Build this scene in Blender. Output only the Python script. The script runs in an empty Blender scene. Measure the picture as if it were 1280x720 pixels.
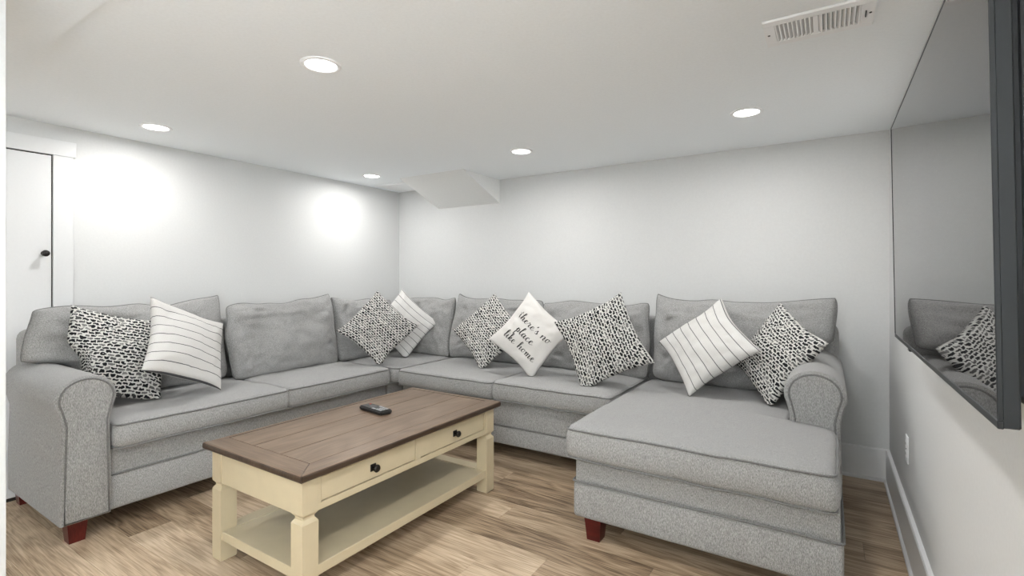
import bpy, bmesh, math, random
from mathutils import Vector, Matrix, noise

scene = bpy.context.scene
COL = scene.collection
random.seed(7)

# ------------------------------------------------------------------ camera, world, exposure
ROOM_L, ROOM_R, ROOM_B, ROOM_F, CEIL = -3.70, 0.30, 3.65, -1.60, 2.068
YAW = math.atan2(396.0, 620.0)
cam = bpy.data.cameras.new('camera')
cam.sensor_width = 36.0
cam.lens = 620.0 / 1280.0 * 36.0
cam.shift_y = -13.0 / 1280.0
cam.clip_start = 0.02
cam_ob = bpy.data.objects.new('camera', cam)
cam_ob.location = (0, 0, 1.2)
cam_ob.rotation_euler = (math.radians(90), 0, YAW)
COL.objects.link(cam_ob)
scene.camera = cam_ob

FILL_DAYLIGHT = 10.0  # strength of the fill sent in through the added windows
world = bpy.data.worlds.new('world')
scene.world = world
world.use_nodes = True
world.node_tree.nodes['Background'].inputs[0].default_value = (0.92, 0.972, 1.0, 1)
world.node_tree.nodes['Background'].inputs[1].default_value = FILL_DAYLIGHT

vs = scene.view_settings
vs.view_transform = 'Standard'
vs.look = 'None'
vs.gamma = 1.0
vs.use_curve_mapping = False
vs.exposure = 0.44
LAMP_W = 5.5            # watts per recessed lamp
LAMP_COL = (1.0, 0.995, 0.985)

# ------------------------------------------------------------------ materials
def new_mat(name):
    m = bpy.data.materials.new(name)
    m.use_nodes = True
    nt = m.node_tree
    return m, nt, nt.nodes['Principled BSDF']

def N(nt, typ, **kw):
    n = nt.nodes.new(typ)
    for k, v in kw.items():
        setattr(n, k, v)
    return n

def mapping(nt, coord, scale, loc=None):
    tc = N(nt, 'ShaderNodeTexCoord')
    mp = N(nt, 'ShaderNodeMapping')
    mp.inputs['Scale'].default_value = scale
    if loc: mp.inputs['Location'].default_value = loc
    nt.links.new(tc.outputs[coord], mp.inputs['Vector'])
    return mp

def ramp(nt, src, stops):
    r = N(nt, 'ShaderNodeValToRGB')
    while len(r.color_ramp.elements) < len(stops):
        r.color_ramp.elements.new(0.5)
    for e, (p, c) in zip(r.color_ramp.elements, stops):
        e.position = p
        e.color = (c[0], c[1], c[2], 1)
    nt.links.new(src, r.inputs['Fac'])
    return r

def bump(nt, src, bsdf, strength, dist):
    b = N(nt, 'ShaderNodeBump')
    b.inputs['Strength'].default_value = strength
    b.inputs['Distance'].default_value = dist
    nt.links.new(src, b.inputs['Height'])
    nt.links.new(b.outputs['Normal'], bsdf.inputs['Normal'])

def plain(name, col, rough=0.5, metallic=0.0, spec=0.5):
    m, nt, b = new_mat(name)
    b.inputs['Base Color'].default_value = (*col, 1)
    b.inputs['Roughness'].default_value = rough
    b.inputs['Metallic'].default_value = metallic
    b.inputs['Specular IOR Level'].default_value = spec
    return m

def paint(name, col, rough=0.6, var=0.02, scale=90, bs=0.05):
    m, nt, b = new_mat(name)
    mp = mapping(nt, 'Object', (1, 1, 1))
    n = N(nt, 'ShaderNodeTexNoise')
    n.inputs['Scale'].default_value = scale
    n.inputs['Detail'].default_value = 4
    nt.links.new(mp.outputs[0], n.inputs['Vector'])
    lo = tuple(c * (1 - var) for c in col); hi = tuple(min(1, c * (1 + var)) for c in col)
    r = ramp(nt, n.outputs['Fac'], [(0.3, lo), (0.7, hi)])
    nt.links.new(r.outputs[0], b.inputs['Base Color'])
    b.inputs['Roughness'].default_value = rough
    bump(nt, n.outputs['Fac'], b, bs, 0.002)
    return m

def fabric(name, dark, light):
    m, nt, b = new_mat(name)
    mp = mapping(nt, 'Object', (520, 520, 110))
    n = N(nt, 'ShaderNodeTexNoise'); n.inputs['Scale'].default_value = 1.0; n.inputs['Detail'].default_value = 3
    nt.links.new(mp.outputs[0], n.inputs['Vector'])
    mp2 = mapping(nt, 'Object', (900, 900, 600))
    n2 = N(nt, 'ShaderNodeTexNoise'); n2.inputs['Scale'].default_value = 1.0; n2.inputs['Detail'].default_value = 1
    nt.links.new(mp2.outputs[0], n2.inputs['Vector'])
    mx = N(nt, 'ShaderNodeMix'); mx.data_type = 'FLOAT'; mx.inputs[0].default_value = 0.45
    nt.links.new(n.outputs['Fac'], mx.inputs[2]); nt.links.new(n2.outputs['Fac'], mx.inputs[3])
    r = ramp(nt, mx.outputs[0], [(0.36, dark), (0.64, light)])
    nt.links.new(r.outputs[0], b.inputs['Base Color'])
    b.inputs['Roughness'].default_value = 0.95
    b.inputs['Specular IOR Level'].default_value = 0.1
    b.inputs['Sheen Weight'].default_value = 0.15
    bump(nt, mx.outputs[0], b, 0.35, 0.0012)
    return m

def tweed():
    m, nt, b = new_mat('black_white_tweed')
    tc = N(nt, 'ShaderNodeTexCoord')
    wob = N(nt, 'ShaderNodeTexNoise'); wob.inputs['Scale'].default_value = 22; wob.inputs['Detail'].default_value = 2
    nt.links.new(tc.outputs['UV'], wob.inputs['Vector'])
    sub = N(nt, 'ShaderNodeVectorMath', operation='SUBTRACT'); sub.inputs[1].default_value = (0.5, 0.5, 0.5)
    nt.links.new(wob.outputs['Color'], sub.inputs[0])
    sc = N(nt, 'ShaderNodeVectorMath', operation='SCALE'); sc.inputs['Scale'].default_value = 0.062
    nt.links.new(sub.outputs[0], sc.inputs[0])
    ad = N(nt, 'ShaderNodeVectorMath', operation='ADD')
    nt.links.new(tc.outputs['UV'], ad.inputs[0]); nt.links.new(sc.outputs[0], ad.inputs[1])
    br = N(nt, 'ShaderNodeTexBrick')
    br.offset = 0.5; br.squash = 1.0
    br.inputs['Scale'].default_value = 1.0
    br.inputs['Brick Width'].default_value = 0.066
    br.inputs['Row Height'].default_value = 0.038
    br.inputs['Mortar Size'].default_value = 0.0085
    br.inputs['Mortar Smooth'].default_value = 0.35
    br.inputs['Bias'].default_value = -0.6
    br.inputs['Color1'].default_value = (0.018, 0.019, 0.021, 1)
    br.inputs['Color2'].default_value = (0.55, 0.54, 0.52, 1)
    br.inputs['Mortar'].default_value = (0.64, 0.63, 0.60, 1)
    nt.links.new(ad.outputs[0], br.inputs['Vector'])
    nt.links.new(br.outputs['Color'], b.inputs['Base Color'])
    b.inputs['Roughness'].default_value = 0.95
    b.inputs['Specular IOR Level'].default_value = 0.1
    bump(nt, br.outputs['Fac'], b, 0.6, 0.004)
    return m

def striped():
    m, nt, b = new_mat('white_pinstripe_cotton')
    tc = N(nt, 'ShaderNodeTexCoord')
    sp = N(nt, 'ShaderNodeSeparateXYZ')
    nt.links.new(tc.outputs['UV'], sp.inputs[0])
    mu = N(nt, 'ShaderNodeMath', operation='MULTIPLY'); mu.inputs[1].default_value = 8.2
    nt.links.new(sp.outputs['Y'], mu.inputs[0])
    fr = N(nt, 'ShaderNodeMath', operation='FRACT'); nt.links.new(mu.outputs[0], fr.inputs[0])
    lt = N(nt, 'ShaderNodeMath', operation='LESS_THAN'); lt.inputs[1].default_value = 0.075
    nt.links.new(fr.outputs[0], lt.inputs[0])
    n = N(nt, 'ShaderNodeTexNoise'); n.inputs['Scale'].default_value = 160; n.inputs['Detail'].default_value = 2
    nt.links.new(tc.outputs['UV'], n.inputs['Vector'])
    r = ramp(nt, n.outputs['Fac'], [(0.3, (0.57, 0.555, 0.535)), (0.7, (0.68, 0.668, 0.645))])
    mx = N(nt, 'ShaderNodeMix'); mx.data_type = 'RGBA'
    nt.links.new(lt.outputs[0], mx.inputs[0])
    nt.links.new(r.outputs[0], mx.inputs[6])
    mx.inputs[7].default_value = (0.10, 0.10, 0.105, 1)
    nt.links.new(mx.outputs[2], b.inputs['Base Color'])
    b.inputs['Roughness'].default_value = 0.9
    b.inputs['Specular IOR Level'].default_value = 0.1
    bump(nt, n.outputs['Fac'], b, 0.2, 0.002)
    return m

def wood(name, stops, along, rough=0.45, seed_scale=13.0, tone=0.24, ring=9.0, mixv=None):
    """procedural grain running along axis 'x' or 'y'; every object gets its own offset and tone"""
    m, nt, b = new_mat(name)
    tc = N(nt, 'ShaderNodeTexCoord')
    oi = N(nt, 'ShaderNodeObjectInfo')
    ms = N(nt, 'ShaderNodeMath', operation='MULTIPLY'); ms.inputs[1].default_value = seed_scale * 7.0
    nt.links.new(oi.outputs['Random'], ms.inputs[0])
    cx = N(nt, 'ShaderNodeCombineXYZ')
    for i in range(3): nt.links.new(ms.outputs[0], cx.inputs[i])
    ad = N(nt, 'ShaderNodeVectorMath', operation='ADD')
    nt.links.new(tc.outputs['Object'], ad.inputs[0]); nt.links.new(cx.outputs[0], ad.inputs[1])
    def mp(scale):
        p = N(nt, 'ShaderNodeMapping')
        s = scale if along == 'x' else (scale[1], scale[0], scale[2])
        p.inputs['Scale'].default_value = s
        nt.links.new(ad.outputs[0], p.inputs['Vector'])
        return p
    # cathedral figure: contour lines of a stretched noise field
    p1 = mp((0.9, ring, 2))
    n1 = N(nt, 'ShaderNodeTexNoise'); n1.inputs['Scale'].default_value = 1.0; n1.inputs['Detail'].default_value = 2; n1.inputs['Distortion'].default_value = 0.6
    nt.links.new(p1.outputs[0], n1.inputs['Vector'])
    k = N(nt, 'ShaderNodeMath', operation='MULTIPLY'); k.inputs[1].default_value = 18.0
    nt.links.new(n1.outputs['Fac'], k.inputs[0])
    fr = N(nt, 'ShaderNodeMath', operation='PINGPONG'); fr.inputs[1].default_value = 1.0
    nt.links.new(k.outputs[0], fr.inputs[0])
    # fine straight fibres
    p2 = mp((7, 210, 40))
    n2 = N(nt, 'ShaderNodeTexNoise'); n2.inputs['Scale'].default_value = 1.0; n2.inputs['Detail'].default_value = 4
    nt.links.new(p2.outputs[0], n2.inputs['Vector'])
    # broad cloudy wear
    p3 = mp((2.2, 7, 3))
    n3 = N(nt, 'ShaderNodeTexNoise'); n3.inputs['Scale'].default_value = 1.0; n3.inputs['Detail'].default_value = 3
    nt.links.new(p3.outputs[0], n3.inputs['Vector'])
    a = N(nt, 'ShaderNodeMath', operation='MULTIPLY'); a.inputs[1].default_value = 0.15
    nt.links.new(fr.outputs[0], a.inputs[0])
    c = N(nt, 'ShaderNodeMath', operation='MULTIPLY_ADD'); c.inputs[1].default_value = 0.62
    nt.links.new(n2.outputs['Fac'], c.inputs[0]); nt.links.new(a.outputs[0], c.inputs[2])
    d = N(nt, 'ShaderNodeMath', operation='MULTIPLY_ADD'); d.inputs[1].default_value = 0.42
    nt.links.new(n3.outputs['Fac'], d.inputs[0]); nt.links.new(c.outputs[0], d.inputs[2])
    e = N(nt, 'ShaderNodeMath', operation='MULTIPLY_ADD'); e.inputs[1].default_value = tone
    nt.links.new(oi.outputs['Random'], e.inputs[0]); nt.links.new(d.outputs[0], e.inputs[2])
    off = N(nt, 'ShaderNodeMath', operation='SUBTRACT'); off.inputs[1].default_value = 0.12 + tone * 0.5
    nt.links.new(e.outputs[0], off.inputs[0])
    r = ramp(nt, off.outputs[0], stops)
    nt.links.new(r.outputs[0], b.inputs['Base Color'])
    b.inputs['Roughness'].default_value = rough
    b.inputs['Specular IOR Level'].default_value = 0.35
    bump(nt, c.outputs[0], b, 0.15, 0.002)
    return m

M = {}
M['wall'] = paint('wall_paint', (0.645, 0.648, 0.64), 0.7)
M['ceiling'] = paint('ceiling_paint', (0.925, 0.955, 0.975), 0.8)
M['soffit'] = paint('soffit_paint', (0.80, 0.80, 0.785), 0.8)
M['trim'] = paint('white_trim_paint', (0.71, 0.715, 0.715), 0.35, 0.01)
M['white'] = plain('white_enamel', (0.92, 0.925, 0.93), 0.4)
M['sofa'] = fabric('grey_woven_fabric', (0.16, 0.159, 0.156), (0.485, 0.48, 0.468))
M['sofa_pipe'] = fabric('shaded_grey_piping', (0.10, 0.099, 0.097), (0.27, 0.267, 0.26))  # sofa cloth darkened: the welt's shadow line is put into its colour
M['seam'] = plain('dark_seam', (0.05, 0.05, 0.05), 0.95)
M['tweed'] = tweed()
M['striped'] = striped()
M['cotton'] = paint('cream_cotton', (0.67, 0.65, 0.62), 0.9, 0.03, 220, 0.15)
M['ink'] = plain('black_print', (0.02, 0.02, 0.02), 0.8)
M['floor'] = wood('brown_plank_floor', [(0.22, (0.12, 0.078, 0.047)), (0.42, (0.36, 0.26, 0.168)), (0.62, (0.58, 0.45, 0.315)), (0.87, (0.78, 0.66, 0.51))], 'x', 0.42)
M['top'] = wood('walnut_stained_top', [(0.25, (0.11, 0.07, 0.045)), (0.5, (0.19, 0.13, 0.088)), (0.7, (0.25, 0.178, 0.122)), (0.9, (0.31, 0.225, 0.16))], 'y', 0.32, 5.0, 0.10, 3.0)
M['topx'] = wood('walnut_stained_border', [(0.25, (0.10, 0.063, 0.04)), (0.5, (0.17, 0.115, 0.077)), (0.7, (0.23, 0.16, 0.108)), (0.9, (0.29, 0.21, 0.145))], 'x', 0.32, 5.0, 0.06, 3.0)
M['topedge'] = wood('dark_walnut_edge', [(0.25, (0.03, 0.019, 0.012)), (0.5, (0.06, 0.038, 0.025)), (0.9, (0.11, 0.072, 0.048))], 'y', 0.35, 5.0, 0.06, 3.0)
M['cream'] = paint('cream_furniture_paint', (0.59, 0.50, 0.335), 0.42, 0.03, 14, 0.04)
M['shadowgap'] = plain('dark_gap', (0.03, 0.025, 0.02), 0.9)
M['leg'] = wood('mahogany_leg', [(0.2, (0.045, 0.006, 0.005)), (0.6, (0.11, 0.014, 0.011)), (0.9, (0.17, 0.028, 0.02))], 'x', 0.3)
M['bronze'] = plain('dark_bronze', (0.025, 0.022, 0.02), 0.38, 0.6)
M['tvbody'] = plain('black_plastic', (0.012, 0.014, 0.016), 0.35)
M['tvedge'] = plain('dark_steel_bezel', (0.012, 0.015, 0.017), 0.42, 0.0)
M['screen'] = plain('glossy_dark_screen', (0.014, 0.014, 0.015), 0.015, 0.0, 0.9)
M['rubber'] = plain('black_rubber', (0.012, 0.012, 0.012), 0.45)
M['button'] = plain('grey_button', (0.42, 0.42, 0.43), 0.5)
M['padgrey'] = plain('dark_grey_button', (0.10, 0.10, 0.105), 0.5)
M['redbutton'] = plain('red_button', (0.45, 0.03, 0.02), 0.5)
M['dark'] = plain('vent_dark', (0.10, 0.10, 0.10), 0.8)
M['duct'] = plain('vent_duct_grey', (0.30, 0.30, 0.30), 0.7)
lm, lnt, lb = new_mat('lamp_lens')
lb.inputs['Base Color'].default_value = (0.9, 0.9, 0.9, 1)
lb.inputs['Emission Color'].default_value = (1, 0.98, 0.95, 1)
lb.inputs['Emission Strength'].default_value = 9.0
M['lens'] = lm

gm, gnt, gb = new_mat('added_window_glass')
gt = N(gnt, 'ShaderNodeBsdfTransparent'); gg = N(gnt, 'ShaderNodeBsdfGlossy'); gg.inputs['Roughness'].default_value = 0.0
gx_ = N(gnt, 'ShaderNodeMixShader'); gx_.inputs[0].default_value = 0.06
gnt.links.new(gt.outputs[0], gx_.inputs[1]); gnt.links.new(gg.outputs[0], gx_.inputs[2])
gnt.links.new(gx_.outputs[0], gnt.nodes['Material Output'].inputs['Surface'])
M['glass'] = gm

# ------------------------------------------------------------------ mesh helpers
def link(name, verts, faces, mat, parent=None, smooth=False, uvs=None, loc=(0, 0, 0)):
    me = bpy.data.meshes.new(name)
    me.from_pydata([tuple(v) for v in verts], [], faces)
    if mat: me.materials.append(M[mat] if isinstance(mat, str) else mat)
    if smooth:
        for p in me.polygons: p.use_smooth = True
    if uvs:
        lay = me.uv_layers.new(name='UVMap')
        for lp in me.loops: lay.data[lp.index].uv = uvs[lp.vertex_index]
    me.update()
    o = bpy.data.objects.new(name, me)
    o.location = loc
    COL.objects.link(o)
    if parent: o.parent = parent
    return o

def rel(parent, verts):
    return verts

def tag(o, label=None, cat=None, group=None, kind=None):
    if label: o['label'] = label
    if cat: o['category'] = cat
    if group: o['group'] = group
    if kind: o['kind'] = kind
    return o

def empty(name, loc, label=None, cat=None, group=None, kind=None, rot=(0, 0, 0)):
    o = bpy.data.objects.new(name, None)
    o.empty_display_size = 0.1
    o.location = loc
    o.rotation_euler = rot
    COL.objects.link(o)
    return tag(o, label, cat, group, kind)

def box_vf(x0, x1, y0, y1, z0, z1):
    v = [(x0, y0, z0), (x1, y0, z0), (x1, y1, z0), (x0, y1, z0), (x0, y0, z1), (x1, y0, z1), (x1, y1, z1), (x0, y1, z1)]
    f = [(0, 3, 2, 1), (4, 5, 6, 7), (0, 1, 5, 4), (1, 2, 6, 5), (2, 3, 7, 6), (3, 0, 4, 7)]
    return v, f

def origin_of(parent):
    return Vector(parent.location) if parent else Vector((0, 0, 0))

def box(name, x0, x1, y0, y1, z0, z1, mat, parent=None, bev=0.0, seg=2, edit=None):
    """world-space box; parents are unrotated Empties unless local coordinates are passed"""
    o = Vector((0, 0, 0))
    p = parent
    while p is not None:
        o += Vector(p.location); p = p.parent
    bm = bmesh.new()
    v, f = box_vf(x0 - o.x, x1 - o.x, y0 - o.y, y1 - o.y, z0 - o.z, z1 - o.z)
    vs_ = [bm.verts.new(q) for q in v]
    for q in f: bm.faces.new([vs_[i] for i in q])
    if edit: edit(bm, o)
    if bev > 0:
        bmesh.ops.bevel(bm, geom=list(bm.edges), offset=bev, segments=seg, affect='EDGES', profile=0.5)
    me = bpy.data.meshes.new(name)
    bm.normal_update()
    bm.to_mesh(me); bm.free()
    me.materials.append(M[mat])
    if bev > 0 and seg > 1:
        for q in me.polygons: q.use_smooth = True
        try: me.set_sharp_from_angle(angle=math.radians(35))
        except Exception: pass
    ob = bpy.data.objects.new(name, me)
    COL.objects.link(ob)
    if parent: ob.parent = parent
    return ob

def wloc(parent):
    o = Vector((0, 0, 0)); p = parent
    while p is not None:
        o += Vector(p.location); p = p.parent
    return o

def lathe(name, prof, axis, center, mat, parent=None, seg=24):
    """prof: list of (radius, height) along axis vector from center (world)"""
    o = wloc(parent)
    a = Vector(axis).normalized()
    t = Vector((0, 0, 1)) if abs(a.z) < 0.9 else Vector((1, 0, 0))
    u = a.cross(t).normalized(); w = a.cross(u)
    verts, faces = [], []
    c = Vector(center) - o
    for r_, h in prof:
        for i in range(seg):
            an = 2 * math.pi * i / seg
            verts.append(c + a * h + (u * math.cos(an) + w * math.sin(an)) * r_)
    for j in range(len(prof) - 1):
        for i in range(seg):
            k = (i + 1) % seg
            faces.append((j * seg + i, j * seg + k, (j + 1) * seg + k, (j + 1) * seg + i))
    faces.append(tuple(range(seg))[::-1])
    faces.append(tuple((len(prof) - 1) * seg + i for i in range(seg)))
    return link(name, verts, faces, mat, parent, True)

def tube_vf(path, r, seg=6, closed=True):
    n = len(path)
    P = [Vector(p) for p in path]
    verts, faces = [], []
    prev = None
    for i in range(n):
        if closed: d = P[(i + 1) % n] - P[i - 1]
        else: d = P[min(i + 1, n - 1)] - P[max(i - 1, 0)]
        if d.length < 1e-9: d = Vector((1, 0, 0))
        d.normalize()
        if prev is None:
            ref = Vector((0, 0, 1)) if abs(d.z) < 0.9 else Vector((1, 0, 0))
        else: ref = prev
        u = ref - d * ref.dot(d)
        if u.length < 1e-6: u = d.orthogonal()
        u.normalize(); prev = u
        w = d.cross(u)
        for s in range(seg):
            an = 2 * math.pi * s / seg
            verts.append(P[i] + (u * math.cos(an) + w * math.sin(an)) * r)
    m = n if closed else n - 1
    for i in range(m):
        a, b = i * seg, ((i + 1) % n) * seg
        for s in range(seg):
            t = (s + 1) % seg
            faces.append((a + s, a + t, b + t, b + s))
    if not closed:
        faces.append(tuple(range(seg))[::-1]); faces.append(tuple((n - 1) * seg + s for s in range(seg)))
    return verts, faces

def tube(name, path, r, mat, parent, seg=6, closed=True):
    o = wloc(parent)
    v, f = tube_vf(path, r, seg, closed)
    return link(name, [q - o for q in v], f, mat, parent, True)

def round_poly(pts, r, seg=5, step=0.05):
    out = []
    n = len(pts)
    for i in range(n):
        p, a, b = Vector(pts[i]), Vector(pts[i - 1]), Vector(pts[(i + 1) % n])
        d1 = (a - p).normalized(); d2 = (b - p).normalized()
        s, e = p + d1 * r, p + d2 * r
        for k in range(seg + 1):
            t = k / seg
            out.append((1 - t) ** 2 * s + 2 * t * (1 - t) * p + t * t * e)
    res = []
    for i in range(len(out)):
        a, b = out[i], out[(i + 1) % len(out)]
        L = (b - a).length
        k = max(1, int(L / step))
        for j in range(k): res.append(a + (b - a) * (j / k))
    return res

def nz(x, y, z, s, seed=0.0):
    return noise.noise(Vector((x * s + seed, y * s - seed * 1.7, z * s + seed * 0.31)))

def seat_cushion(name, poly, z0, h, parent, crown=0.02, seed=0.0, cr=0.035, bulge=0.012):
    """box cushion from a plan outline (CCW), with crowned top and piped edges"""
    out = round_poly(poly, cr)
    n = len(out)
    cx = sum(p.x for p in out) / n; cy = sum(p.y for p in out) / n
    c = Vector((cx, cy))
    o = wloc(parent)
    norm = []
    for i in range(n):
        d = out[(i + 1) % n] - out[i - 1]
        norm.append(Vector((d.y, -d.x)).normalized())
    rings = []
    def ring(s, z, off=0.0):
        R = []
        for p, q in zip(out, norm):
            x = c + (p - c) * s + q * off
            w = nz(x.x, x.y, z, 6, seed) * 0.007 + nz(x.x, x.y, z, 15, seed) * 0.003
            edge_w = 0.5 if s > 0.99 else 1.0
            zz = z + w * edge_w
            k = q * (nz(x.x, x.y, z, 9, seed + 3) * 0.006) if s > 0.9 else Vector((0, 0))
            R.append(Vector((x.x + k.x, x.y + k.y, zz)))
        rings.append(R)
        return R
    ring(0.30, z0 + 0.004); ring(0.75, z0 + 0.003); ring(0.96, z0 + 0.0)
    rb = ring(1.0, z0 + 0.012)
    for t in (0.2, 0.4, 0.6, 0.8):
        ring(1.0, z0 + h * t, bulge * 4 * t * (1 - t))
    rt = ring(1.0, z0 + h - 0.010)
    for s in (0.985, 0.95, 0.90, 0.82, 0.72, 0.60, 0.46, 0.30, 0.14):
        ring(s, z0 + h + crown * (1 - s ** 5) + 0.002)
    verts = [v - o for R in rings for v in R]
    faces = []
    for j in range(len(rings) - 1):
        for i in range(n):
            k = (i + 1) % n
            faces.append((j * n + i, j * n + k, (j + 1) * n + k, (j + 1) * n + i))
    faces.append(tuple(range(n))[::-1])
    m = (len(rings) - 1) * n
    faces.append(tuple(m + i for i in range(n)))
    ob = link(name, verts, faces, 'sofa', parent, True)
    for R, dz in ((rt, 0.003), (rb, -0.003)):
        path = [v + Vector((q.x * 0.003, q.y * 0.003, dz)) for v, q in zip(R, norm)]
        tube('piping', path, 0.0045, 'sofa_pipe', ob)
    return ob

def pillow_map(W, H, T, k, ex, seed, wr, left_edge=None):
    """returns f(u, v, side) -> local (x, y, z); u, v in [-1, 1]"""
    def f(u, v, side):
        x = W / 2 * u * (1 - k * (1 - v * v))
        y = H / 2 * v * (1 - k * (1 - u * u))
        m = max(0.0, (1 - u * u)) * max(0.0, (1 - v * v))
        z = side * T / 2 * (m ** ex)
        mm = min(1.0, m * 3.0)
        z += mm * (nz(x, y, side * 0.3, 7, seed) * wr + abs(nz(x, y, side * 0.3, 13, seed + 5)) * wr * 0.9
                   - wr * 0.3)
        # edge puckers
        e = max(abs(u), abs(v))
        if e > 0.6:
            z += side * (1 - e) * 2.0 * nz(x, y, 0, 28, seed + 9) * wr * 1.2 * (m > 0)
        x += nz(x, y, 0, 5, seed + 2) * wr * 0.8; y += nz(x, y, 1, 5, seed + 4) * wr * 0.8
        if left_edge: x, y, z = left_edge(x, y, z, u, v)
        return x, y, z
    return f

def pillow(name, f, to_world, mat, parent=None, n=28, loc=None, piping=None):
    """closed pillow: front and back sheets share the rim; UVs run over the face"""
    ts = [math.sin((i / n * 2 - 1) * math.pi / 2) * 0.55 + (i / n * 2 - 1) * 0.45 for i in range(n + 1)]
    verts, uvs, idx = [], [], {}
    o = wloc(parent) if parent else Vector(loc)
    for side in (1, -1):
        for j in range(n + 1):
            for i in range(n + 1):
                rim = i in (0, n) or j in (0, n)
                if rim and side == -1: idx[(side, i, j)] = idx[(1, i, j)]; continue
                idx[(side, i, j)] = len(verts)
                verts.append(to_world(*f(ts[i], ts[j], side)) - o)
                uvs.append(((ts[i] + 1) / 2, (ts[j] + 1) / 2))
    faces = []
    for side in (1, -1):
        for j in range(n):
            for i in range(n):
                q = [idx[(side, i, j)], idx[(side, i + 1, j)], idx[(side, i + 1, j + 1)], idx[(side, i, j + 1)]]
                faces.append(tuple(q) if side == 1 else tuple(q[::-1]))
    ob = link(name, verts, faces, mat, parent, True, uvs, (0, 0, 0) if parent else loc)
    if piping:
        rim = [(i, 0) for i in range(n)] + [(n, j) for j in range(n)] + [(i, n) for i in range(n, 0, -1)] + [(0, j) for j in range(n, 0, -1)]
        path = [verts[idx[(1, i, j)]] + o for i, j in rim]
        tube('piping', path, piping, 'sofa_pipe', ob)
    return ob

def prism(name, prof, axis, a0, a1, mat, parent, bev=0.0, smooth=True):
    """extrude closed 2-D profile; axis 'x': prof=(y,z); axis 'y': prof=(x,z)"""
    o = wloc(parent)
    n = len(prof)
    verts = []
    stations = [(a0, 1.0)] if not bev else []
    cx = sum(p[0] for p in prof) / n; cz = sum(p[1] for p in prof) / n
    L = []
    s = 1 if a1 > a0 else -1
    if bev:
        def inset(d):
            R = []
            for i in range(n):
                p0, p1 = prof[i - 1], prof[(i + 1) % n]
                t = Vector((p1[0] - p0[0], p1[1] - p0[1]))
                q = Vector((t.y, -t.x)).normalized() if t.length > 0 else Vector((0, 0))
                R.append((prof[i][0] - q.x * d, prof[i][1] - q.y * d))
            return R
        # assumes CCW profile -> outward normal (t.y,-t.x)
        L = [(a0, inset(bev)), (a0 + s * bev * 0.3, inset(bev * 0.3)), (a0 + s * bev, inset(0)),
             (a1 - s * bev, inset(0)), (a1 - s * bev * 0.3, inset(bev * 0.3)), (a1, inset(bev))]
    else:
        L = [(a0, prof), (a1, prof)]
    for a, R in L:
        for p in R:
            verts.append(Vector((a, p[0], p[1])) - o if axis == 'x' else Vector((p[0], a, p[1])) - o)
    faces = []
    for j in range(len(L) - 1):
        for i in range(n):
            k = (i + 1) % n
            faces.append((j * n + i, j * n + k, (j + 1) * n + k, (j + 1) * n + i))
    faces.append(tuple(range(n))[::-1]); faces.append(tuple((len(L) - 1) * n + i for i in range(n)))
    ob = link(name, verts, faces, mat, parent, smooth)
    me = ob.data
    bm = bmesh.new(); bm.from_mesh(me); bmesh.ops.recalc_face_normals(bm, faces=list(bm.faces)); bm.to_mesh(me); bm.free()
    if smooth:
        try: me.set_sharp_from_angle(angle=math.radians(40))
        except Exception: pass
    return ob

# ------------------------------------------------------------------ the room
fl = box('floor', ROOM_L, ROOM_R, ROOM_F, ROOM_B, -0.06, -0.004, 'shadowgap'); tag(fl, 'brown wood-look plank floor', 'floor', kind='structure')
PW_, PL_ = 0.178, 1.22
y = ROOM_B - 0.06
row = 0
offs = [0.0, 0.47, 0.86, 0.25, 0.66, 1.05, 0.38, 0.78, 0.13, 0.57, 0.97]
yy = ROOM_B
while yy > ROOM_F + 0.01:
    y0 = max(yy - PW_, ROOM_F)
    x = ROOM_L - offs[row % len(offs)]
    while x < ROOM_R:
        x0, x1 = max(x, ROOM_L), min(x + PL_, ROOM_R)
        if x1 - x0 > 0.02:
            cxp, cyp = (x0 + x1) / 2, (y0 + yy) / 2
            v, f = box_vf(x0 + 0.0006 - cxp, x1 - 0.0006 - cxp, y0 + 0.0006 - cyp, yy - 0.0006 - cyp, -0.0035, 0)
            link('plank', v, f, 'floor', fl, False, None, (cxp, cyp, 0))
        x += PL_
    yy = y0; row += 1

tag(box('wall_back', ROOM_L - 0.1, ROOM_R + 0.1, ROOM_B, ROOM_B + 0.1, -0.06, CEIL + 0.1, 'wall'), 'plain light grey wall behind the long side of the sofa', 'wall', kind='structure')
tag(box('wall_left', ROOM_L - 0.1, ROOM_L, ROOM_F - 0.1, ROOM_B, -0.06, CEIL + 0.1, 'wall'), 'light grey wall with the white door', 'wall', kind='structure')
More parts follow.
